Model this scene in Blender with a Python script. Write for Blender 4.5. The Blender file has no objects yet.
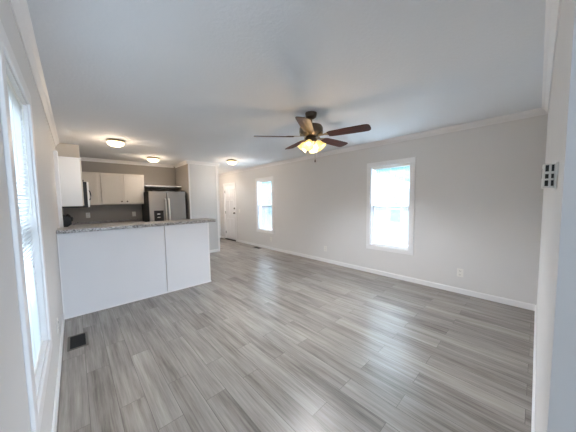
import bpy, bmesh, math
from mathutils import Vector, Matrix
sc = bpy.context.scene
COL = sc.collection
PI = math.pi

# ------------------------------------------------------------------ camera
cam = bpy.data.cameras.new('camera'); cam.sensor_width = 36; cam.lens = 231.158 / 576 * 36
cam.clip_start = 0.02; cam.clip_end = 300
co = bpy.data.objects.new('camera', cam); COL.objects.link(co); sc.camera = co
d = Vector((0.67751517, 0.73237646, -0.06780792)); r = Vector((0.73331394, -0.67973356, -0.01459328)); u = Vector((0.05677909, 0.03983733, 0.99759166))
m = Matrix((r, u, -d)).transposed().to_4x4(); m.translation = (0, 0, 1.37); co.matrix_world = m

# ------------------------------------------------------------------ exposure, sky
sc.view_settings.view_transform = 'Standard'; sc.view_settings.look = 'None'
sc.view_settings.gamma = 1; sc.view_settings.use_curve_mapping = False
sc.view_settings.exposure = 0.66
sc.cycles.max_bounces = 10; sc.cycles.diffuse_bounces = 7; sc.cycles.transparent_max_bounces = 16
sc.cycles.sample_clamp_indirect = 10; sc.cycles.use_denoising = True
sc.cycles.caustics_reflective = False; sc.cycles.caustics_refractive = False
W = bpy.data.worlds.new('world'); sc.world = W; W.use_nodes = True
wn = W.node_tree; wn.nodes.clear()
wo = wn.nodes.new('ShaderNodeOutputWorld'); bg = wn.nodes.new('ShaderNodeBackground')
tc = wn.nodes.new('ShaderNodeTexCoord'); sx = wn.nodes.new('ShaderNodeSeparateXYZ'); cr = wn.nodes.new('ShaderNodeValToRGB')
SKY = 1.0
for pos, c in ((0.0, (.55, .58, .58)), (0.05, (.18, .62, .64)), (0.25, (.24, .70, .80)), (0.36, (4, 4.8, 6)), (1.0, (5.5, 6.6, 8.2))):
    e = cr.color_ramp.elements[0] if pos == 0 else (cr.color_ramp.elements[-1] if pos == 1 else cr.color_ramp.elements.new(pos))
    e.position = pos; e.color = tuple(x / 15 for x in c) + (1,)
wn.links.new(tc.outputs['Generated'], sx.inputs[0]); wn.links.new(sx.outputs['Z'], cr.inputs[0])
wn.links.new(cr.outputs[0], bg.inputs[0]); bg.inputs[1].default_value = 11 * SKY; wn.links.new(bg.outputs[0], wo.inputs[0])

def area(name, loc, rot, sxy, power, col, portal=False):
    l = bpy.data.lights.new(name, 'AREA'); l.shape = 'RECTANGLE'; l.size, l.size_y = sxy; l.energy = power; l.color = col
    if portal: l.cycles.is_portal = True
    o = bpy.data.objects.new(name, l); COL.objects.link(o); o.location = loc; o.rotation_euler = rot
    return o
def point(name, loc, power, col, rad=.04):
    l = bpy.data.lights.new(name, 'POINT'); l.energy = power; l.color = col; l.shadow_soft_size = rad
    o = bpy.data.objects.new(name, l); COL.objects.link(o); o.location = loc; return o
def spot(name, loc, power, col, deg=165, rad=.09):
    l = bpy.data.lights.new(name, 'SPOT'); l.energy = power; l.color = col; l.spot_size = math.radians(deg); l.spot_blend = .6; l.shadow_soft_size = rad
    o = bpy.data.objects.new(name, l); COL.objects.link(o); o.location = loc; return o
# daylight of the room behind the opening the camera stands in
area('rear_daylight', (.95, -3.9, 1.25), (PI/2, 0, 0), (1.5, 2.1), 84, (.68, .83, 1.0))

# added area lamps out of view, standing in for high sky at the windows
area('sky_fill', (6.2, 3.6, 4.1), (0, math.radians(52), 0), (2.8, 8.0), 4600, (.66, .84, 1.0))
area('sky_fill_left', (-2.6, 2.6, 3.9), (0, math.radians(-50), 0), (2.4, 4.0), 500, (.72, .87, 1.0))

# ------------------------------------------------------------------ dimensions (metres, camera above the origin)
XL, XR = -0.1656, 4.0017      # left wall, window wall
YN, XH = -0.0387, 0.838       # near right wall, hallway wall
YK, YP, YE = 6.85, 5.89, 8.05 # kitchen back wall, front of the closet block, end of hall
XB0, XB1 = 2.125, 2.88
ZC = 2.375
YC = 3.757                    # peninsula front

# ------------------------------------------------------------------ materials
def mat(name, col, rough=.6, metal=0, bump=0, bscale=60, var=0, vscale=3, emis=None, estr=0, spec=None, coat=0):
    M = bpy.data.materials.new(name); M.use_nodes = True; nt = M.node_tree; b = nt.nodes['Principled BSDF']
    b.inputs['Base Color'].default_value = (*col, 1); b.inputs['Roughness'].default_value = rough; b.inputs['Metallic'].default_value = metal
    if spec is not None: b.inputs['Specular IOR Level'].default_value = spec
    if coat: b.inputs['Coat Weight'].default_value = coat; b.inputs['Coat Roughness'].default_value = .15
    if emis: b.inputs['Emission Color'].default_value = (*emis, 1); b.inputs['Emission Strength'].default_value = estr
    t = nt.nodes.new('ShaderNodeTexCoord')
    if var:
        n = nt.nodes.new('ShaderNodeTexNoise'); n.inputs['Scale'].default_value = vscale; n.inputs['Detail'].default_value = 4
        mx = nt.nodes.new('ShaderNodeMix'); mx.data_type = 'RGBA'
        mx.inputs[6].default_value = (*[c*(1-var) for c in col], 1); mx.inputs[7].default_value = (*[min(1, c*(1+var)) for c in col], 1)
        nt.links.new(t.outputs['Object'], n.inputs['Vector']); nt.links.new(n.outputs[0], mx.inputs[0]); nt.links.new(mx.outputs[2], b.inputs['Base Color'])
    if bump:
        n = nt.nodes.new('ShaderNodeTexNoise'); n.inputs['Scale'].default_value = bscale; n.inputs['Detail'].default_value = 3
        bp = nt.nodes.new('ShaderNodeBump'); bp.inputs['Strength'].default_value = bump; bp.inputs['Distance'].default_value = .004
        nt.links.new(t.outputs['Object'], n.inputs['Vector']); nt.links.new(n.outputs[0], bp.inputs['Height']); nt.links.new(bp.outputs[0], b.inputs['Normal'])
    return M
M_wall_shade = mat('shaded_wall_paint', (.34, .315, .285), .55, bump=.05, var=.03)  # same wall paint, with the kitchen's shade put into the colour
M_wall = mat('greige_wall_paint', (.71, .705, .70), .55, bump=.08, bscale=90, var=.03, vscale=1.5)
M_ceil = mat('ceiling_paint', (.80, .825, .86), .8, bump=.5, bscale=45, var=.02, vscale=2)
M_trim = mat('white_trim_paint', (.84, .84, .85), .4, bump=.02)
M_panel = mat('pale_panel', (.74, .75, .78), .5, bump=.03, var=.02)
M_block = mat('pale_grey_wall', (.66, .67, .68), .5, bump=.05, var=.02)
M_plate = mat('white_plastic', (.82, .81, .78), .35, bump=.01)
M_black = mat('black_plastic', (.010, .010, .011), .5, bump=.02)
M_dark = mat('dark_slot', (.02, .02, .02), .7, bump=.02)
M_cab = mat('cream_cabinet', (.60, .555, .49), .45, bump=.03, var=.03, vscale=6)
M_cabside = mat('white_cabinet_side', (.80, .80, .79), .4, bump=.02)
M_steel = mat('stainless_steel', (.42, .40, .38), .3, 1, bump=.02, bscale=200, var=.05)
M_chrome = mat('bright_metal', (.85, .85, .85), .22, 1, bump=.01)
M_nickel = mat('brushed_nickel', (.13, .105, .085), .35, 1, bump=.02)
M_bronze = mat('bronze_rim', (.35, .27, .17), .35, 1, bump=.02)
M_splash = mat('grey_backsplash', (.62, .60, .58), .5, bump=.03, var=.04)
M_vent = mat('brown_metal_register', (.15, .135, .115), .5, .3, bump=.02)
M_glow = mat('lit_glass_dome', (.9, .85, .7), .3, emis=(1, .86, .5), estr=2.2, bump=.01)
M_shade = mat('lit_amber_shade', (.9, .8, .5), .3, emis=(1, .72, .20), estr=.6, bump=.01)
M_bulb = mat('bulb', (1, .95, .8), .3, emis=(1, .85, .45), estr=2.5, bump=.01)
M_siding = mat('pale_siding', (.22, .19, .195), .7, bump=.05)
M_grass = mat('dry_grass', (.14, .14, .11), .9, bump=.5, bscale=8, var=.3, vscale=2)
M_roof = mat('grey_roof', (.35, .36, .38), .8, bump=.3, bscale=20)
M_hwin = mat('dark_house_window', (.10, .17, .18), .2, bump=.01)

def wood_blade():
    M = mat('dark_cherry_wood', (.06, .014, .010), .42, spec=.25); nt = M.node_tree; b = nt.nodes['Principled BSDF']
    t = nt.nodes.new('ShaderNodeTexCoord'); mp = nt.nodes.new('ShaderNodeMapping'); mp.inputs['Scale'].default_value = (3, 60, 60)
    n = nt.nodes.new('ShaderNodeTexNoise'); n.inputs['Scale'].default_value = 1; n.inputs['Detail'].default_value = 5
    c = nt.nodes.new('ShaderNodeValToRGB'); c.color_ramp.elements[0].color = (.025, .007, .006, 1); c.color_ramp.elements[1].color = (.11, .03, .02, 1)
    c.color_ramp.elements[0].position = .35; c.color_ramp.elements[1].position = .7
    nt.links.new(t.outputs['Object'], mp.inputs[0]); nt.links.new(mp.outputs[0], n.inputs[0]); nt.links.new(n.outputs[0], c.inputs[0]); nt.links.new(c.outputs[0], b.inputs['Base Color'])
    return M
M_blade = wood_blade()

def floor_mat():
    M = bpy.data.materials.new('grey_plank_floor'); M.use_nodes = True; nt = M.node_tree; b = nt.nodes['Principled BSDF']; N = nt.nodes.new; L = nt.links.new
    t = N('ShaderNodeTexCoord'); s = N('ShaderNodeSeparateXYZ'); c = N('ShaderNodeCombineXYZ')
    L(t.outputs['Object'], s.inputs[0]); L(s.outputs['Y'], c.inputs['X']); L(s.outputs['X'], c.inputs['Y'])
    br = N('ShaderNodeTexBrick'); br.offset = .37; br.offset_frequency = 2; br.squash = 1
    br.inputs['Scale'].default_value = 1; br.inputs['Brick Width'].default_value = .92; br.inputs['Row Height'].default_value = .148
    br.inputs['Mortar Size'].default_value = .0016; br.inputs['Mortar Smooth'].default_value = .3; br.inputs['Bias'].default_value = 0
    br.inputs['Color1'].default_value = (0, 0, 0, 1); br.inputs['Color2'].default_value = (1, 1, 1, 1); br.inputs['Mortar'].default_value = (.5, .5, .5, 1)
    L(c.outputs[0], br.inputs['Vector'])
    # streaks along each plank, shifted from plank to plank
    mp = N('ShaderNodeMapping'); mp.inputs['Scale'].default_value = (1.6, 22, 1); L(c.outputs[0], mp.inputs[0])
    ad = N('ShaderNodeVectorMath'); ad.operation = 'ADD'; mu = N('ShaderNodeVectorMath'); mu.operation = 'SCALE'; mu.inputs['Scale'].default_value = 37
    L(br.outputs['Color'], mu.inputs[0]); L(mp.outputs[0], ad.inputs[0]); L(mu.outputs[0], ad.inputs[1])
    n = N('ShaderNodeTexNoise'); n.inputs['Scale'].default_value = 1; n.inputs['Detail'].default_value = 6; n.inputs['Roughness'].default_value = .6; L(ad.outputs[0], n.inputs['Vector'])
    mp2 = N('ShaderNodeMapping'); mp2.inputs['Scale'].default_value = (.9, 3.5, 1); L(c.outputs[0], mp2.inputs[0])
    ad2 = N('ShaderNodeVectorMath'); ad2.operation = 'ADD'; L(mp2.outputs[0], ad2.inputs[0]); L(mu.outputs[0], ad2.inputs[1])
    n2 = N('ShaderNodeTexNoise'); n2.inputs['Scale'].default_value = 1.3; n2.inputs['Detail'].default_value = 3; L(ad2.outputs[0], n2.inputs['Vector'])
    # tone = plank*.4 + streak*.35 + patch*.25
    def mth(op, a, bb):
        q = N('ShaderNodeMath'); q.operation = op
        for i, x in enumerate((a, bb)):
            if isinstance(x, (int, float)): q.inputs[i].default_value = x
            else: L(x, q.inputs[i])
        return q.outputs[0]
    mp3 = N('ShaderNodeMapping'); mp3.inputs['Scale'].default_value = (2.5, 75, 1); L(c.outputs[0], mp3.inputs[0])
    ad3 = N('ShaderNodeVectorMath'); ad3.operation = 'ADD'; L(mp3.outputs[0], ad3.inputs[0]); L(mu.outputs[0], ad3.inputs[1])
    n3 = N('ShaderNodeTexNoise'); n3.inputs['Scale'].default_value = 1; n3.inputs['Detail'].default_value = 4; n3.inputs['Roughness'].default_value = .7; L(ad3.outputs[0], n3.inputs['Vector'])
    tone = mth('ADD', mth('MULTIPLY', mth('SUBTRACT', n3.outputs[0], .5), .55), mth('ADD', mth('ADD', mth('MULTIPLY', br.outputs['Color'], .19), mth('MULTIPLY', n.outputs[0], .78)), mth('MULTIPLY', n2.outputs[0], .42)))
    rp = N('ShaderNodeValToRGB'); E = rp.color_ramp.elements
    E[0].position = .38; E[0].color = (.09, .077, .067, 1); E[1].position = .98; E[1].color = (.42, .39, .36, 1)
    e = E.new(.62); e.color = (.238, .215, .195, 1)
    L(tone, rp.inputs[0])
    mx = N('ShaderNodeMix'); mx.data_type = 'RGBA'; mx.inputs[7].default_value = (.07, .06, .055, 1)
    L(mth('MULTIPLY', br.outputs['Fac'], .75), mx.inputs[0]); L(rp.outputs[0], mx.inputs[6]); L(mx.outputs[2], b.inputs['Base Color'])
    b.inputs['Roughness'].default_value = .36; b.inputs['Specular IOR Level'].default_value = .4
    L(mth('ADD', mth('MULTIPLY', n.outputs[0], .14), .27), b.inputs['Roughness'])
    bp = N('ShaderNodeBump'); bp.inputs['Strength'].default_value = .25; bp.inputs['Distance'].default_value = .002
    L(mth('SUBTRACT', mth('MULTIPLY', n.outputs[0], .5), br.outputs['Fac']), bp.inputs['Height']); L(bp.outputs[0], b.inputs['Normal'])
    return M
M_floor = floor_mat()

def granite():
    M = mat('speckled_laminate', (.5, .5, .5), .28); nt = M.node_tree; b = nt.nodes['Principled BSDF']; N = nt.nodes.new; L = nt.links.new
    t = N('ShaderNodeTexCoord'); n = N('ShaderNodeTexNoise'); n.inputs['Scale'].default_value = 75; n.inputs['Detail'].default_value = 5; n.inputs['Roughness'].default_value = .7
    c = N('ShaderNodeValToRGB'); E = c.color_ramp.elements; E[0].position = .38; E[0].color = (.07, .06, .055, 1); E[1].position = .66; E[1].color = (.66, .64, .63, 1)
    e = E.new(.5); e.color = (.33, .31, .30, 1)
    L(t.outputs['Object'], n.inputs[0]); L(n.outputs[0], c.inputs[0]); L(c.outputs[0], b.inputs['Base Color']); return M
M_gran = granite()

def glass_mat():
    M = bpy.data.materials.new('window_glass'); M.use_nodes = True; nt = M.node_tree; nt.nodes.clear(); N = nt.nodes.new
    o = N('ShaderNodeOutputMaterial'); tr = N('ShaderNodeBsdfTransparent'); tr.inputs[0].default_value = (.96, .98, .98, 1)
    g = N('ShaderNodeBsdfGlossy'); g.inputs['Roughness'].default_value = .02; lw = N('ShaderNodeLayerWeight'); lw.inputs[0].default_value = .12
    mx = N('ShaderNodeMixShader'); nt.links.new(lw.outputs['Fresnel'], mx.inputs[0]); nt.links.new(tr.outputs[0], mx.inputs[1]); nt.links.new(g.outputs[0], mx.inputs[2]); nt.links.new(mx.outputs[0], o.inputs[0]); return M
M_glass = glass_mat()
def slat_mat():
    M = bpy.data.materials.new('white_vinyl_slat'); M.use_nodes = True; nt = M.node_tree; nt.nodes.clear(); N = nt.nodes.new
    o = N('ShaderNodeOutputMaterial'); a = N('ShaderNodeBsdfDiffuse'); a.inputs[0].default_value = (.80, .81, .82, 1)
    b = N('ShaderNodeBsdfTranslucent'); b.inputs[0].default_value = (.86, .88, .90, 1); mx = N('ShaderNodeMixShader'); mx.inputs[0].default_value = .2
    nt.links.new(a.outputs[0], mx.inputs[1]); nt.links.new(b.outputs[0], mx.inputs[2]); nt.links.new(mx.outputs[0], o.inputs[0]); return M
M_slat = slat_mat()

# ------------------------------------------------------------------ helpers
def box(bm, x0, x1, y0, y1, z0, z1, mtx=None):
    vs = [bm.verts.new(Vector((x, y, z))) for x in (x0, x1) for y in (y0, y1) for z in (z0, z1)]
    for f in ((0, 1, 3, 2), (4, 6, 7, 5), (0, 4, 5, 1), (2, 3, 7, 6), (0, 2, 6, 4), (1, 5, 7, 3)):
        bm.faces.new([vs[i] for i in f])
    if mtx is not None:
        for v in vs: v.co = mtx @ v.co
def lathe(bm, prof, n=28, mtx=None, c=(0, 0)):
    rings = []
    for (rr, z) in prof:
        rings.append([bm.verts.new(Vector((c[0] + rr*math.cos(2*PI*i/n), c[1] + rr*math.sin(2*PI*i/n), z))) for i in range(n)])
    for a, b in zip(rings, rings[1:]):
        for i in range(n): bm.faces.new((a[i], a[(i+1) % n], b[(i+1) % n], b[i]))
    if prof[0][0] > 1e-4: bm.faces.new(rings[0][::-1])
    if prof[-1][0] > 1e-4: bm.faces.new(rings[-1])
    if mtx is not None:
        for rg in rings:
            for v in rg: v.co = mtx @ v.co
def tube(bm, pts, rad, n=10):
    pts = [Vector(p) for p in pts]; rings = []
    for i, p in enumerate(pts):
        t = (pts[min(i+1, len(pts)-1)] - pts[max(i-1, 0)]).normalized()
        a = t.cross(Vector((0, 0, 1))); a = a if a.length > .05 else t.cross(Vector((1, 0, 0))); a.normalize(); b = t.cross(a)
        rings.append([bm.verts.new(p + rad*(math.cos(2*PI*k/n)*a + math.sin(2*PI*k/n)*b)) for k in range(n)])
    for a, b in zip(rings, rings[1:]):
        for k in range(n): bm.faces.new((a[k], a[(k+1) % n], b[(k+1) % n], b[k]))
    bm.faces.new(rings[0][::-1]); bm.faces.new(rings[-1])
def prism(bm, poly, axis, a0, a1):
    # poly: list of 2-D points on the plane across 'axis'
    def P(p, a): return {'x': (a, p[0], p[1]), 'y': (p[0], a, p[1]), 'z': (p[0], p[1], a)}[axis]
    A = [bm.verts.new(P(p, a0)) for p in poly]; B = [bm.verts.new(P(p, a1)) for p in poly]; n = len(poly)
    for i in range(n): bm.faces.new((A[i], A[(i+1) % n], B[(i+1) % n], B[i]))
    bm.faces.new(A[::-1]); bm.faces.new(B)
def mk(name, bm, M, parent=None, bev=0, smooth=False, origin=None):
    bmesh.ops.remove_doubles(bm, verts=bm.verts, dist=1e-5)
    bmesh.ops.recalc_face_normals(bm, faces=bm.faces)
    if origin: bmesh.ops.translate(bm, verts=bm.verts, vec=-Vector(origin))
    me = bpy.data.meshes.new(name); bm.to_mesh(me); bm.free(); me.materials.append(M)
    o = bpy.data.objects.new(name, me); COL.objects.link(o)
    if origin: o.location = origin
    if parent: o.parent = parent
    if bev:
        b = o.modifiers.new('bevel', 'BEVEL'); b.width = bev; b.segments = 2; b.limit_method = 'ANGLE'
    if smooth:
        for p in me.polygons: p.use_smooth = True
        me.set_sharp_from_angle(angle=math.radians(40))
    return o
def B(*boxes):
    bm = bmesh.new()
    for b in boxes: box(bm, *b)
    return bm
def tag(o, label=None, cat=None, group=None, kind=None):
    if label: o['label'] = label
    if cat: o['category'] = cat
    if group: o['group'] = group
    if kind: o['kind'] = kind
    return o
def empty(name, loc, label=None, cat=None, group=None, kind=None):
    o = bpy.data.objects.new(name, None); COL.objects.link(o); o.location = loc; o.empty_display_size = .1
    return tag(o, label, cat, group, kind)
def struct(name, bm, M, **k): return tag(mk(name, bm, M, **k), kind='structure')
def copy_tree(o, parent=None):
    c = o.copy(); COL.objects.link(c); c.parent = parent
    for ch in list(o.children): copy_tree(ch, c)
    return c

# ------------------------------------------------------------------ room shell
T = .12
struct('floor', B((XL-T, XR+T, -4.1, YE+T, -.1, 0)), M_floor)
struct('ceiling', B((XL-T, XR+T, -4.1, YE+T, ZC, ZC+.08)), M_ceil)
def wall_x(name, x0, x1, y0, y1, holes, M=M_wall):
    """wall lying along Y with openings (ya, yb, za, zb)"""
    bm = bmesh.new(); y = y0
    for (a, b, za, zb) in sorted(holes):
        box(bm, x0, x1, y, a, 0, ZC)
        if za > 0: box(bm, x0, x1, a, b, 0, za)
        box(bm, x0, x1, a, b, zb, ZC); y = b
    box(bm, x0, x1, y, y1, 0, ZC)
    return struct(name, bm, M)
WZ0, WZ1 = .52, 1.95      # window opening
W2 = (1.41, 2.09); W1 = (4.965, 5.645); WL = (1.33, 2.035); DO = (6.94, 7.685, 0, 1.935)
wall_x('wall_left', XL-T, XL, -4.1, YK+T, [(*WL, WZ0, WZ1)])
wall_x('wall_right', XR, XR+T, YN-T, YE+T, [(*W2, WZ0, WZ1), (*W1, WZ0, WZ1), DO])
struct('wall_near', B((XH, XR, YN-.10, YN, 0, ZC)), M_wall)
struct('wall_hall', B((XH, XH+.1, -.60, YN-.10, 0, ZC)), M_wall)
struct('wall_rear', B((XL, XR, -4.1, -4.0, 0, ZC)), M_wall)
struct('wall_rear_side', B((XR, XR+T, -4.1, YN-T, 0, ZC)), M_wall)
struct('wall_back', B((XL, XB0, YK, YK+T, 0, ZC)), M_wall_shade)
struct('wall_alcove', B((XB0-.004, XB0, YP, YK, 0, ZC)), M_wall_shade)  # thin lining that carries the shaded wall colour over the block's side
struct('wall_partition', B((XB0, XB1, YP, YE, 0, ZC)), M_block)
struct('wall_end', B((XB0, XR, YE, YE+T, 0, ZC)), M_wall)

def crown(name, axis, wall, sgn, a0, a1):
    # profile: 6 cm crown, wall plane coordinate 'wall', sgn points into the room
    pr = [(0, ZC-.072), (.008, ZC-.072), (.012, ZC-.06), (.030, ZC-.030), (.042, ZC-.020), (.052, ZC-.008), (.052, ZC), (0, ZC)]
    bm = bmesh.new(); prism(bm, [(wall + sgn*p, z) for p, z in pr], axis, a0, a1)
    return struct(name, bm, M_trim)
crown('trim_1', 'y', XL, 1, -4, YK)
crown('trim_2', 'y', XR, -1, YN, YE)
crown('trim_3', 'x', YN, 1, XH, XR-.052)
crown('trim_4', 'x', YK, -1, XL+.052, XB0-.052)
crown('trim_5', 'x', YP, -1, XB0-.052, XB1+.052)
crown('trim_6', 'y', XB1, 1, YP, YE)
crown('trim_7', 'y', XB0, -1, YP, YK)
crown('trim_8', 'x', YE, -1, XB1+.052, XR-.052)
def base(name, axis, wall, sgn, a0, a1, h=.075, t=.012):
    pr = [(0, 0), (t, 0), (t, h-.012), (t*.5, h), (0, h)]
    bm = bmesh.new(); prism(bm, [(wall + sgn*p, z) for p, z in pr], axis, a0, a1)
    return struct(name, bm, M_trim)
base('baseboard_left', 'y', XL, 1, -4, YC-.012)
base('baseboard_right', 'y', XR, -1, YN+.012, DO[0]-.07)
base('baseboard_right_far', 'y', XR, -1, DO[1]+.07, YE)
base('baseboard_near', 'x', YN, 1, XH, XR)
base('baseboard_hall', 'y', XH, -1, -.60, YN)
base('baseboard_partition', 'x', YP, -1, XB0, XB1)
base('baseboard_partition_side', 'y', XB1, 1, YP+.012, YE-.012)
base('baseboard_end', 'x', YE, -1, XB1+.012, XR-.012)
# corner battens
def corner(name, x0, x1, y0, y1, z0=.075, z1=ZC-.072): return struct(name, B((x0, x1, y0, y1, z0, z1)), M_trim, bev=.003)
corner('trim_9', XB1-.045, XB1+.008, YP-.010, YP)
corner('trim_10', XB1, XB1+.010, YP, YP+.035)
corner('trim_11', XB0-.008, XB0+.028, YP-.010, YP)
struct('trim_16', B((2.10-.02-.48, 2.10-.48, YK-.004, YK, 1.8, ZC-.072)), M_wall_shade)

# ------------------------------------------------------------------ windows
def window(name, X, sgn, ya, yb):
    """X: inner wall face, sgn: direction from the face towards outside"""
    e = empty(name, (X, (ya+yb)/2, WZ0), kind='structure')
    def P(nm, boxes, M, bev=0):
        bm = bmesh.new()
        for (d0, d1, y0, y1, z0, z1) in boxes:
            x0, x1 = X + sgn*d0, X + sgn*d1
            box(bm, min(x0, x1), max(x0, x1), y0, y1, z0, z1)
        bmesh.ops.translate(bm, verts=bm.verts, vec=-e.location)
        return mk(nm, bm, M, e, bev)
    c = .072
    for nm, q in (('casing', (ya-c, yb+c, WZ1, WZ1+c)), ('casing', (ya-c, yb+c, WZ0-c, WZ0)), ('casing', (ya-c, ya, WZ0, WZ1)), ('casing', (yb, yb+c, WZ0, WZ1))):
        P(nm, [(-.014, 0, *q), ], M_trim, .004)
    j = .012
    P('jamb', [(0, .058, ya, ya+j, WZ0, WZ1), (0, .058, yb-j, yb, WZ0, WZ1), (0, .058, ya, yb, WZ0, WZ0+j), (0, .058, ya, yb, WZ1-j, WZ1)], M_trim)
    zm = (WZ0+WZ1)/2; s = .035
    for nm, z0, z1, d in (('lower_sash', WZ0+j, zm+.02, .060), ('upper_sash', zm-.02, WZ1-j, .087)):
        f = P(nm, [(d, d+.026, ya+j, ya+j+s, z0, z1), (d, d+.026, yb-j-s, yb-j, z0, z1), (d, d+.026, ya+j+s, yb-j-s, z0, z0+s), (d, d+.026, ya+j+s, yb-j-s, z1-s, z1)], M_trim)
        g = P('pane', [(d+.011, d+.015, ya+j+s, yb-j-s, z0+s, z1-s)], M_glass); g.parent = f
    area('daylight_portal', (X + sgn*.118, (ya+yb)/2, (WZ0+WZ1)/2), (0, (PI/2 if sgn > 0 else -PI/2), 0), (WZ1-WZ0, yb-ya), 1, (1, 1, 1), portal=True)
    return e
window('window_1', XR, 1, *W1); window('window_2', XR, 1, *W2); window('window_3', XL, -1, *WL)

def blind(X, sgn, ya, yb, label, tilt):
    e = empty('window_blind', (X + sgn*(.042 if sgn > 0 else .030), (ya+yb)/2, WZ0+.02), label, 'window blind')
    y0, y1 = ya+.018, yb-.018; cx = e.location.x; o = -Vector(e.location)
    def Q(nm, bm, M, bev=0, par=e):
        bmesh.ops.translate(bm, verts=bm.verts, vec=o); return mk(nm, bm, M, par, bev)
    Q('headrail', B((cx-.014, cx+.014, y0, y1, WZ1-.040, WZ1-.013)), M_plate, .002)
    Q('bottom_rail', B((cx-.012, cx+.012, y0, y1, WZ0+.0125, WZ0+.027)), M_plate, .003)
    bm = bmesh.new(); z = WZ0+.045; hw = .0115
    while z < WZ1-.05:
        # shallow crowned slat, tilted
        pts = [(-hw, 0), (0, .0018), (hw, 0)]
        rot = [(px*math.cos(tilt)-pz*math.sin(tilt), px*math.sin(tilt)+pz*math.cos(tilt)) for px, pz in pts]
        A = [bm.verts.new((cx+sgn*px, y0+.003, z+pz)) for px, pz in rot]; C = [bm.verts.new((cx+sgn*px, y1-.003, z+pz)) for px, pz in rot]
        for i in (0, 1): bm.faces.new((A[i], A[i+1], C[i+1], C[i]))
        z += .0205
    s = Q('slats', bm, M_slat)
    for yy in (y0+.10, (y0+y1)/2, y1-.10):
        Q('ladder_cord', B((cx-.0130, cx-.0120, yy-.001, yy+.001, WZ0+.02, WZ1-.03), (cx+.0120, cx+.0130, yy-.001, yy+.001, WZ0+.02, WZ1-.03)), M_plate)
    bm = bmesh.new(); tube(bm, [(cx-sgn*.018, y1-.06, WZ1-.03), (cx-sgn*.018, y1-.06, WZ1-.65)], .003, 8); Q('tilt_wand', bm, M_plate)
    return e
blind(XR, 1, *W1, 'white mini blind in the tall window nearest the front door', math.radians(-5))
blind(XR, 1, *W2, 'white mini blind in the grey wall window right of the ceiling fan', math.radians(-5))
blind(XL, -1, *WL, 'white mini blind in the window at the left edge, beside the floor register', math.radians(-35))

# ------------------------------------------------------------------ front door in the window wall
de = empty('door_1', (XR, (DO[0]+DO[1])/2, 0), kind='structure')
def dp(nm, M, *bx, bev=0, par=None):
    bm = B(*bx); bmesh.ops.translate(bm, verts=bm.verts, vec=-de.location); return mk(nm, bm, M, par or de, bev)
a, b = DO[0], DO[1]; zt = DO[3]
for q in ((a-.06, a, 0, zt+.06), (b, b+.06, 0, zt+.06), (a, b, zt, zt+.06)): dp('casing', M_trim, (XR-.014, XR, *q), bev=.003)
dp('frame', M_trim, (XR, XR+.10, a, a+.012, 0, zt), (XR, XR+.10, b-.012, b, 0, zt), (XR, XR+.10, a+.012, b-.012, zt-.012, zt))
slab = dp('door_slab', M_trim, (XR+.022, XR+.062, a+.014, b-.014, .03, zt-.014))
w = b-a
for z0, z1 in ((1.50, 1.80), (.88, 1.40), (.16, .76)):
    for y0, y1 in ((a+.11, a+w/2-.045), (a+w/2+.045, b-.11)):
        bm = B((XR+.006, XR+.022, y0, y1, z0, z1)); bmesh.ops.translate(bm, verts=bm.verts, vec=-de.location)
        mk('raised_panel', bm, M_trim, slab, .014)
for z, rr, nm in ((.96, .028, 'door_knob'), (1.12, .026, 'deadbolt')):
    bm = bmesh.new(); mt = Matrix.Translation((XR+.022, a+.075, z)) @ Matrix.Rotation(-PI/2, 4, 'Y')
    lathe(bm, [(.03, 0), (.03, .008), (.012, .010), (.012, .022)] + ([(.026, .03), (.028, .045), (.018, .056), (0.0001, .058)] if nm == 'door_knob' else [(.022, .026), (.020, .034), (.0001, .035)]), 20, mt)
    bmesh.ops.translate(bm, verts=bm.verts, vec=-de.location); mk(nm, bm, M_nickel if nm == 'door_knob' else M_black, slab, smooth=True)
for z in (.25, .97, 1.70): dp('hinge', M_black, (XR+.010, XR+.021, b-.022, b-.008, z-.045, z+.045))
dp('threshold', M_black, (XR-.03, XR+.10, a+.013, b-.013, 0, .028), bev=.004)

# ------------------------------------------------------------------ wall outlets and switches
def plate_local(e, w, h, thick=.006): return mk('wall_plate', B((-w/2, w/2, -thick, 0, -h/2, h/2)), M_plate, e, .002)
def outlet_proto(label):
    e = empty('wall_outlet', (0, 0, 0), label, 'outlet'); plate_local(e, .073, .117)
    for s in (-1, 1):
        rc = mk('receptacle', B((-.017, .017, -.009, -.006, s*.026-.015, s*.026+.015)), M_plate, e, .003)
        mk('slot', B((-.009, -.006, -.0095, -.009, s*.026-.004, s*.026+.008), (.006, .009, -.0095, -.009, s*.026-.004, s*.026+.008), (-.002, .002, -.0095, -.009, s*.026-.011, s*.026-.007)), M_dark, rc)
    return e
# local -Y is the side facing the room
spots = [((XR, .716, .30), PI/2*-1, 'white wall outlet low on the grey wall right of the near blind window'),
         ((XR, 3.13, .30), -PI/2, 'white wall outlet low on the grey wall between the two blind windows'),
         ((XR, 5.04, .285), -PI/2, 'white wall outlet low under the far blind window'),
         ((XL, 2.83, .30), PI/2, 'white wall outlet low on the left wall above the floor register'),
         ((.225, YK, 1.10), 0, 'white wall outlet on the kitchen backsplash beside the range'),
         ((1.095, YK, 1.085), 0, 'white wall outlet on the kitchen backsplash beside the refrigerator')]
po = outlet_proto(spots[0][2])
for i, (loc, rz, lab) in enumerate(spots):
    o = po if i == 0 else copy_tree(po)
    o['label'] = lab; o['group'] = 'white wall outlets'; o.location = loc; o.rotation_euler = (0, 0, rz)
sw = empty('light_switch', (XR, 6.68, 1.045), 'white light switch on the grey wall right of the front door', 'light switch'); sw.rotation_euler = (0, 0, -PI/2)
plate_local(sw, .073, .117); mk('toggle', B((-.005, .005, -.018, -.006, -.004, .010)), M_plate, sw, .001)

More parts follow.
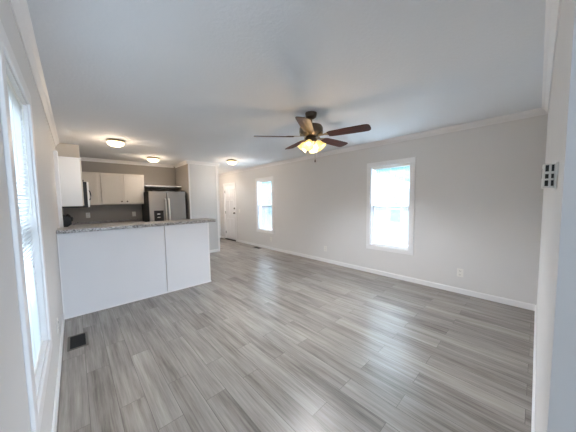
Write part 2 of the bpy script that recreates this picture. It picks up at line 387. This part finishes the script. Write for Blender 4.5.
# wall box with vent slots on the near right wall
th = empty('thermostat', (1.15, YN, 1.435), 'white thermostat box with black slots on the near right wall edge', 'thermostat')
def tp(nm, M, *bx, bev=0): return mk(nm, B(*bx), M, th, bev)
tp('back_plate', M_plate, (-.048, .048, 0, .006, -.042, .042), bev=.002)
tp('cover', M_plate, (-.044, .044, .006, .033, -.038, .038), bev=.003)
for y0, w in ((.008, .0055), (.019, .0075)):
    for z0, z1 in ((.014, .034), (-.008, .006), (-.032, -.014)):
        tp('vent_slot', M_dark, (-.0455, -.0438, y0, y0+w, z0, z1))
tp('display', M_dark, (-.022, .022, .033, .0335, -.004, .026))

# ------------------------------------------------------------------ floor registers
def register(x, y, w, l, label):
    e = empty('floor_register', (x, y, 0), label, 'floor vent', 'floor registers'); h = .006; f = .018
    mk('register_frame', B((-w/2, w/2, -l/2, -l/2+f, 0, h), (-w/2, w/2, l/2-f, l/2, 0, h), (-w/2, -w/2+f, -l/2+f, l/2-f, 0, h), (w/2-f, w/2, -l/2+f, l/2-f, 0, h)), M_vent, e, .002)
    mk('register_well', B((-w/2+f, w/2-f, -l/2+f, l/2-f, 0, .001)), M_dark, e)
    bm = bmesh.new(); n = 14
    for i in range(n):
        y0 = -l/2+f + (l-2*f)*(i+.5)/n
        box(bm, -w/2+f, w/2-f, -.0016, .0016, .001, .0045, Matrix.Translation((0, y0, 0)))
    mk('louvers', bm, M_dark, e)
    return e
register(-.045, 3.06, .15, .31, 'brown metal floor register beside the left wall in front of the peninsula')
register(3.86, 5.50, .13, .30, 'dark floor register against the window wall baseboard, below the far window')

# ------------------------------------------------------------------ peninsula
X1 = 1.645; ZP = 1.022
pe = empty('kitchen_peninsula', ((XL+X1)/2, YC+.25, 0), 'white panelled kitchen peninsula standing against the left wall', 'kitchen peninsula')
def pp(nm, M, *bx, bev=0, par=None):
    bm = B(*bx); bmesh.ops.translate(bm, verts=bm.verts, vec=-pe.location); return mk(nm, bm, M, par or pe, bev)
XS = .97
pp('front_panel', M_panel, (XL+.003, XS-.005, YC, YC+.02, 0, ZP)); pp('front_panel', M_panel, (XS+.004, X1-.012, YC, YC+.02, 0, ZP))
pp('end_panel', M_panel, (X1-.012, X1, YC, YC+.40, 0, ZP))
pp('carcass', M_cab, (XL+.003, X1-.012, YC+.02, YC+.40, 0, ZP))
pp('corner_trim', M_trim, (X1-.018, X1+.004, YC-.005, YC, .018, ZP), (X1, X1+.004, YC, YC+.02, .018, ZP))
pp('corner_trim', M_trim, (XL+.003, XL+.014, YC-.005, YC, .018, ZP))
pp('base_trim', M_trim, (XL+.003, X1+.012, YC-.012, YC, 0, .018), (X1, X1+.012, YC, YC+.40, 0, .018), bev=.003)
dr = [pp('cabinet_door', M_cab, (XL+.07+i*.44, XL+.06+i*.44+.42, YC+.40, YC+.418, .12, .93), bev=.003) for i in range(4)]
for i, q in enumerate(dr): pp('knob', M_nickel, (XL+.10+i*.44, XL+.125+i*.44, YC+.418, YC+.44, .84, .865), bev=.006, par=q)
def rounded(x0, x1, y0, y1, rr, sides):
    pts = []
    for cx, cy, a0, k in ((x1-rr, y1-rr, 0, 'b'), (x0+rr, y1-rr, 90, 'c'), (x0+rr, y0+rr, 180, 'd'), (x1-rr, y0+rr, 270, 'a')):
        if k in sides:
            pts += [(cx+rr*math.cos(math.radians(a0+t)), cy+rr*math.sin(math.radians(a0+t))) for t in range(0, 91, 15)]
        else: pts.append(({'b': x1, 'c': x0, 'd': x0, 'a': x1}[k], {'b': y1, 'c': y1, 'd': y0, 'a': y0}[k]))
    return pts
bm = bmesh.new(); prism(bm, rounded(XL, X1+.145, YC-.03, YC+.42, .06, 'ab'), 'z', ZP, ZP+.042)
tag(mk('bar_countertop', bm, M_gran, bev=.006, origin=((XL+X1)/2, YC+.27, ZP)), 'speckled grey stone-look bar countertop with a rounded end on the white peninsula', 'countertop')

# ------------------------------------------------------------------ kitchen
def panel_door(par, org, axis, a0, a1, z0, z1, face, thick=.018, knob=None, M=M_cab):
    """shaker style door; axis 'x': door lies along X and faces -Y at y=face; axis 'y': lies along Y and faces +X at x=face"""
    f = .055; q = []
    if axis == 'x':
        S = lambda p0, p1, zz0, zz1, t0, t1: (p0, p1, face-t1, face-t0, zz0, zz1)
    else:
        S = lambda p0, p1, zz0, zz1, t0, t1: (face+t0, face+t1, p0, p1, zz0, zz1)
    q = [S(a0, a1, z0, z1, 0, thick*.4), S(a0, a0+f, z0, z1, thick*.4, thick), S(a1-f, a1, z0, z1, thick*.4, thick), S(a0+f, a1-f, z0, z0+f, thick*.4, thick), S(a0+f, a1-f, z1-f, z1, thick*.4, thick)]
    bm = B(*q); bmesh.ops.translate(bm, verts=bm.verts, vec=-Vector(org)); dd = mk('door', bm, M, par, .002)
    if knob is not None:
        bm = bmesh.new(); kx, kz = knob
        mt = (Matrix.Translation((kx, face-thick, kz)) @ Matrix.Rotation(PI/2, 4, 'X')) if axis == 'x' else (Matrix.Translation((face+thick, kx, kz)) @ Matrix.Rotation(PI/2, 4, 'Y'))
        lathe(bm, [(.006, 0), (.006, .012), (.016, .018), (.016, .026), (.0001, .030)], 16, mt)
        bmesh.ops.translate(bm, verts=bm.verts, vec=-Vector(org)); mk('knob', bm, M_nickel, dd, smooth=True)
    return dd
ZU0, ZU1 = 1.33, 2.035
def cab_unit(name, label, bx, M=M_cab):
    x0, x1, y0, y1, z0, z1 = bx; org = ((x0+x1)/2, (y0+y1)/2, z0)
    e = empty(name, org, label, 'cabinet')
    bm = B(bx); bmesh.ops.translate(bm, verts=bm.verts, vec=-Vector(org)); mk('cabinet_box', bm, M, e, .001)
    return e, org
YU = 6.53   # front of the back wall uppers
XU = .105   # front of the left wall uppers (carcass)
e, g = cab_unit('wall_cabinet', 'cream wall cabinet with a white end panel on the left wall before the microwave', (XL, XU, 4.85, 5.02, ZU0, ZU1+.02))
bm = B((XL, XU+.002, 4.846, 4.85, ZU0-.004, ZU1+.02)); bmesh.ops.translate(bm, verts=bm.verts, vec=-Vector(g)); mk('end_panel', bm, M_cabside, e)
panel_door(e, g, 'y', 4.853, 5.017, ZU0+.005, ZU1+.01, XU, knob=None)
bm = B((XL, XU+.03, 4.84, 5.02, ZU1+.02, ZU1+.035)); bmesh.ops.translate(bm, verts=bm.verts, vec=-Vector(g)); mk('top_moulding', bm, M_trim, e)
bm = B((XL, XU+.018, 4.846, 5.02, ZU0-.022, ZU0-.004)); bmesh.ops.translate(bm, verts=bm.verts, vec=-Vector(g)); mk('under_rail', bm, M_dark, e)
e, g = cab_unit('wall_cabinet', 'short cream wall cabinet above the microwave', (XL, XU, 5.02, 5.78, 1.72, ZU1+.02))
panel_door(e, g, 'y', 5.025, 5.397, 1.725, ZU1+.01, XU, knob=(5.36, 1.76)); panel_door(e, g, 'y', 5.403, 5.775, 1.725, ZU1+.01, XU, knob=(5.44, 1.76))
e, g = cab_unit('wall_cabinet', 'cream wall cabinet on the left wall between the microwave and the kitchen corner', (XL, XU, 5.78, YU-.02, ZU0, ZU1))
panel_door(e, g, 'y', 5.785, 6.14, ZU0+.005, ZU1-.005, XU, knob=(5.82, 1.38))
e, g = cab_unit('wall_cabinet', 'cream corner wall cabinet with one narrow door right of the microwave', (XL, .455, YU, YK, ZU0, ZU1))
panel_door(e, g, 'x', .135, .405, ZU0+.005, ZU1-.005, YU, knob=None)
e, g = cab_unit('wall_cabinet', 'cream wall cabinet with two doors and two dark knobs on the kitchen back wall', (.455, 1.29, YU, YK, ZU0, ZU1))
panel_door(e, g, 'x', .462, .868, ZU0+.005, ZU1-.005, YU, knob=(.82, 1.40)); panel_door(e, g, 'x', .877, 1.283, ZU0+.005, ZU1-.005, YU, knob=(.925, 1.40))
# vent chase above the microwave cabinet, up to the ceiling
tag(mk('vent_chase', B((XL, .125, 5.42, 5.78, ZU1+.02, ZC)), M_cab, bev=.002, origin=(0, 5.6, ZU1+.02)), 'cream boxed vent chase between the microwave cabinet and the ceiling', 'vent chase')
# shelf above the refrigerator
tag(mk('refrigerator_shelf', B((1.292, XB0, 6.42, YK, 1.755, 1.78)), M_trim, bev=.002, origin=(1.7, 6.6, 1.755)), 'white board shelf above the refrigerator', 'shelf')
# white vertical board on the left wall behind the bar
struct('trim_17', B((XL, XL+.040, 4.60, 4.70, 0, 2.11)), M_trim, bev=.003)

# microwave over the range
mw = empty('microwave', (XL, 5.40, 1.30), 'black over-range microwave with bright door and curved handle, below the short cabinet', 'microwave')
def mp_(nm, M, bx, bev=0):
    bm = B(bx); bmesh.ops.translate(bm, verts=bm.verts, vec=-mw.location); return mk(nm, bm, M, mw, bev)
mp_('body', M_black, (XL, .175, 5.022, 5.778, 1.30, 1.718), .003)
dm = mp_('door', M_plate, (.175, .197, 5.022, 5.58, 1.305, 1.715), .004)
mp_('control_panel', M_black, (.175, .200, 5.585, 5.778, 1.305, 1.715), .003)
bm = bmesh.new(); tube(bm, [(.197, 5.06, 1.42), (.212, 5.06, 1.44), (.220, 5.06, 1.50), (.212, 5.06, 1.56), (.197, 5.06, 1.58)], .007)
bmesh.ops.translate(bm, verts=bm.verts, vec=-mw.location); mk('handle', bm, M_black, dm, smooth=True)

# range on the left wall
rg = empty('cooking_range', (.15, 5.40, 0), 'black cooking range with raised knob console on the left kitchen wall behind the bar', 'range')
def rp_(nm, M, *bx, bev=0, par=None):
    bm = B(*bx); bmesh.ops.translate(bm, verts=bm.verts, vec=-rg.location); return mk(nm, bm, M, par or rg, bev)
rp_('body', M_black, (XL+.005, .46, 5.03, 5.77, 0, .90), bev=.004)
rp_('cooktop', M_black, (XL+.005, .48, 5.025, 5.775, .90, .925), bev=.006)
bm = bmesh.new(); prism(bm, [(XL+.006, .925), (XL+.075, .925), (XL+.075, 1.00), (XL+.13, 1.04), (XL+.115, 1.15), (XL+.075, 1.185), (XL+.045, 1.15), (XL+.035, 1.17), (XL+.006, 1.17)], 'y', 5.03, 5.77)
bmesh.ops.translate(bm, verts=bm.verts, vec=-rg.location); bk = mk('console', bm, M_black, rg, .003)
for y in (5.09, 5.19, 5.61, 5.71):
    bm = bmesh.new(); lathe(bm, [(.022, 0), (.020, .022), (.0001, .024)], 16, Matrix.Translation((XL+.122, y, 1.10)) @ Matrix.Rotation(PI/2-.15, 4, 'Y'))
    bmesh.ops.translate(bm, verts=bm.verts, vec=-rg.location); mk('control_knob', bm, M_black, bk, smooth=True)
for x, y in ((.02, 5.2), (.02, 5.6), (.3, 5.2), (.3, 5.6)):
    bm = bmesh.new(); lathe(bm, [(.04, .925), (.095, .925), (.095, .932), (.04, .932)], 24, None, (x, y))
    bmesh.ops.translate(bm, verts=bm.verts, vec=-rg.location); mk('burner', bm, M_dark, rg, smooth=True)
rp_('oven_door', M_black, (.46, .485, 5.05, 5.75, .22, .82), bev=.004)
bm = bmesh.new(); tube(bm, [(.485, 5.12, .77), (.52, 5.12, .77), (.52, 5.68, .77), (.485, 5.68, .77)], .01); bmesh.ops.translate(bm, verts=bm.verts, vec=-rg.location); mk('handle', bm, M_chrome, rg, smooth=True)

# base cabinets and worktop on the back wall and left wall
e, g = cab_unit('base_cabinet', 'cream base cabinets on the kitchen back wall, mostly hidden behind the bar', (XL+.001, 1.22, 6.27, YK-.003, 0, .868))
for x0 in (.50, .87): panel_door(e, g, 'x', x0, x0+.345, .12, .83, 6.27, knob=(x0+.3, .78))
e, g = cab_unit('base_cabinet', 'cream base cabinet on the left wall between the bar and the range', (XL+.001, .44, 4.701, 5.018, 0, .868))
panel_door(e, g, 'y', 4.71, 5.01, .12, .84, .44, knob=(4.75, .78))
bm = B((XL, 1.22, 6.24, YK-.02, .872, .91), (XL, 1.22, YK-.02, YK, .872, .96)); tag(mk('kitchen_worktop', bm, M_gran, bev=.003, origin=(.5, 6.5, .87)), 'speckled grey worktop along the kitchen back wall behind the bar', 'countertop')
tag(mk('kitchen_worktop', B((XL, .47, 4.70, 5.018, .872, .91)), M_gran, bev=.003, origin=(.15, 4.86, .87)), 'short speckled worktop on the left wall between the bar and the range', 'countertop')

# refrigerator
FX0, FX1, FY = 1.262, 2.06, 5.99; FZ = 1.625; FS = 1.628
fr = empty('refrigerator', ((FX0+FX1)/2, 6.4, 0), 'stainless steel side-by-side refrigerator with black water dispenser in the kitchen alcove', 'refrigerator')
def fp(nm, M, *bx, bev=0, par=None):
    bm = B(*bx); bmesh.ops.translate(bm, verts=bm.verts, vec=-fr.location); return mk(nm, bm, M, par or fr, bev)
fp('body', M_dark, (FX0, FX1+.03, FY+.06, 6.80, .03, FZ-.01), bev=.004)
fp('toe_grille', M_dark, (FX0+.01, FX1-.01, FY+.03, FY+.06, 0, .09))
dl = fp('freezer_door', M_steel, (FX0, FS-.004, FY, FY+.055, .10, FZ), bev=.008); dr_ = fp('fridge_door', M_steel, (FS+.004, FX1, FY, FY+.055, .10, FZ), bev=.008)
for par, x in ((dl, FS-.035), (dr_, FS+.035)):
    bm = bmesh.new(); tube(bm, [(x, FY, 1.44), (x, FY-.05, 1.44), (x, FY-.055, 1.40), (x, FY-.055, .60), (x, FY-.05, .56), (x, FY, .56)], .017)
    bmesh.ops.translate(bm, verts=bm.verts, vec=-fr.location); mk('handle', bm, M_plate, par, smooth=True)
dsp = fp('water_dispenser', M_black, (FX0+.085, FS-.08, FY-.004, FY, .80, 1.175), bev=.002, par=dl)
fp('hinge_cover', M_dark, (FX0+.01, FX0+.08, FY+.01, FY+.09, FZ, FZ+.018), bev=.003); fp('hinge_cover', M_dark, (FX1-.08, FX1-.01, FY+.01, FY+.09, FZ, FZ+.018), bev=.003)
for nm, z0, z1 in (('dispenser_display', 1.085, 1.105), ('dispenser_paddle', 1.01, 1.025)): fp(nm, M_plate, (FX0+.15, FX0+.21, FY-.006, FY-.004, z0, z1), par=dsp)

# ------------------------------------------------------------------ ceiling lights
def ceiling_light(x, y, label, pw=5):
    e = empty('ceiling_light', (x, y, ZC), label, 'ceiling light', 'dome ceiling lights')
    bm = bmesh.new(); lathe(bm, [(.10, 0), (.118, -.006), (.122, -.030), (.112, -.034)][::-1], 36); mk('metal_rim', bm, M_bronze, e, smooth=True)
    bm = bmesh.new(); lathe(bm, [(.114, -.033), (.116, -.050), (.104, -.074), (.070, -.094), (.030, -.101), (.0001, -.102)], 36); mk('glass_dome', bm, M_glow, e, smooth=True)
    point('dome_glow', (x, y, ZC-.16), pw, (1, .76, .54), .08).parent = None
    spot('dome_downlight', (x, y, ZC-.12), pw*2.2, (.98, .95, .95))
    return e
ceiling_light(.555, 4.66, 'lit dome ceiling light over the kitchen, nearest the left wall')
ceiling_light(1.38, 5.95, 'lit dome ceiling light in front of the refrigerator, middle of the three domes')
ceiling_light(2.93, 5.18, 'lit dome ceiling light before the front door hall, rightmost of the three domes', 5)
ceiling_light(3.28, 7.25, 'dome ceiling light inside the front door hall behind the pale closet wall', 7)

# ------------------------------------------------------------------ ceiling fan
FC = Vector((2.083, 1.832, ZC))
fan = empty('ceiling_fan', FC, 'bronze ceiling fan with five dark cherry blades and lit amber glass shades', 'ceiling fan')
def fl(nm, prof, M, n=32):
    bm = bmesh.new(); lathe(bm, prof, n); return mk(nm, bm, M, fan, smooth=True)
fl('canopy', [(.066, 0), (.066, -.012), (.058, -.045), (.032, -.062), (.018, -.066)][::-1], M_nickel)
fl('downrod', [(.013, -.06), (.013, -.13)][::-1], M_nickel)
fl('motor_housing', [(.030, -.118), (.075, -.128), (.118, -.142), (.132, -.165), (.134, -.215), (.120, -.235), (.085, -.250), (.070, -.262)][::-1], M_nickel)
fl('light_kit', [(.060, -.262), (.068, -.285), (.068, -.325), (.045, -.345), (.020, -.352)][::-1], M_nickel)
ZB = -.262
fan.scale = (1.03, 1.03, 1.03)
bmb = bmesh.new()
prof = [(.20, .046), (.23, .058), (.40, .066), (.58, .070), (.622, .066), (.642, .050), (.648, .02)]
outl = [(x, -y) for x, y in prof] + [(x, y) for x, y in prof[::-1]]
prism(bmb, outl, 'z', -.003, .003)
blade0 = mk('blade', bmb, M_blade, fan, .001)
bmk = bmesh.new(); prism(bmk, [(.10, -.018), (.16, -.014), (.21, -.038), (.27, -.040), (.285, 0), (.27, .040), (.21, .038), (.16, .014), (.10, .018)], 'z', .003, .008)
box(bmk, .09, .13, -.018, .018, .003, .045)
brk0 = mk('blade_bracket', bmk, M_bronze, blade0, .001)
for k in range(5):
    bl = blade0 if k == 0 else copy_tree(blade0, fan)
    ang = math.radians(70.5 + 72*k)
    bl.matrix_local = Matrix.Translation((0, 0, ZB)) @ Matrix.Rotation(ang, 4, 'Z') @ Matrix.Rotation(math.radians(-12), 4, 'X')
# four tulip shades
sh0 = None
bm = bmesh.new(); lathe(bm, [(.020, 0), (.030, .012), (.044, .035), (.050, .062), (.058, .088), (.068, .100), (.066, .100), (.056, .086), (.047, .062), (.041, .036), (.027, .013), (.018, .003)], 28)
sh0 = mk('glass_shade', bm, M_shade, fan, smooth=True)
bm = bmesh.new(); lathe(bm, [(.0001, -.012), (.014, -.010), (.022, .0), (.022, .004)], 20); mk('socket_cup', bm, M_nickel, sh0, smooth=True)
bm = bmesh.new(); lathe(bm, [(.0001, .004), (.012, .01), (.020, .035), (.024, .05), (.018, .066), (.0001, .072)], 18); mk('bulb', bm, M_bulb, sh0, smooth=True)
for k in range(4):
    s = sh0 if k == 0 else copy_tree(sh0, fan)
    s.matrix_local = Matrix.Rotation(math.radians(25+90*k), 4, 'Z') @ Matrix.Translation((.062, 0, -.318)) @ Matrix.Rotation(math.radians(180-38), 4, 'Y') @ Matrix.Scale(.92, 4)
bm = bmesh.new(); tube(bm, [(.03, -.03, -.34), (.03, -.03, -.515)], .0018, 6); pc = mk('pull_chain', bm, M_black, fan)
bm = bmesh.new(); lathe(bm, [(.0001, -.512), (.006, -.520), (.008, -.540), (.0001, -.552)], 14, None, (.03, -.03)); mk('chain_pendant', bm, M_black, pc, smooth=True)
point('fan_glow', (FC.x, FC.y, ZC-.46), 8, (1, .70, .42), .09)

# ------------------------------------------------------------------ outside
ZG = -.80
struct('ground', B((-40, 60, -40, 60, ZG-.3, ZG)), M_grass)
hx = 9.0
hs = empty('neighbour_house', (hx+3, 4.1, ZG), 'pale sided house with a low arched gable outside the near grey-wall window', 'house')
def hp(nm, bm, M, par=None):
    bmesh.ops.translate(bm, verts=bm.verts, vec=-hs.location); return mk(nm, bm, M, par or hs)
top = [(2.2, 1.35), (2.7, 1.58), (3.2, 1.78), (3.7, 1.93), (4.2, 2.0), (4.8, 2.0), (5.4, 1.93), (6.0, 1.80), (6.6, 1.62)]
bm = bmesh.new(); prism(bm, [(2.2, ZG)] + top + [(6.6, ZG)], 'x', hx, hx+8); wl = hp('wall', bm, M_siding)
bm = bmesh.new()
for i in range(17):
    z = ZG + .1 + i*.15
    lo = 2.25 if z < 1.3 else 3.0; box(bm, hx-.012, hx, lo, 6.5 if z < 1.3 else 6.1, z, z+.135) if z < 1.6 else None
hp('siding_boards', bm, M_siding, wl)
bm = bmesh.new(); prism(bm, [(y, z+.02) for y, z in top] + [(y, z+.12) for y, z in top[::-1]], 'x', hx-.2, hx+8.1); hp('roof', bm, M_trim)
fw = hp('window', B((hx-.04, hx-.014, 3.42, 4.0, .42, 1.52)), M_trim); hp('pane', B((hx-.05, hx-.04, 3.48, 3.94, .48, .95), (hx-.05, hx-.04, 3.48, 3.94, 1.0, 1.46)), M_hwin, fw)
h2 = empty('neighbour_house', (hx+3, 13.5, ZG), 'pale sided long house outside the far grey-wall window', 'house')
for nm, bx, M in (('wall', (hx, hx+6, 8.5, 19, ZG, 1.9), M_siding), ('roof', (hx-.3, hx+6.3, 8.2, 19.3, 1.9, 2.05), M_roof)):
    bm = B(bx); bmesh.ops.translate(bm, verts=bm.verts, vec=-h2.location); o = mk(nm, bm, M, h2)
for y in (10.6, 13.2, 16):
    bm = B((hx-.03, hx, y, y+.9, .5, 1.6)); bmesh.ops.translate(bm, verts=bm.verts, vec=-h2.location); mk('window', bm, M_hwin, h2)
spot('fan_downlight', (FC.x, FC.y, ZC-.58), 74, (.90, .94, 1.0), rad=.2)
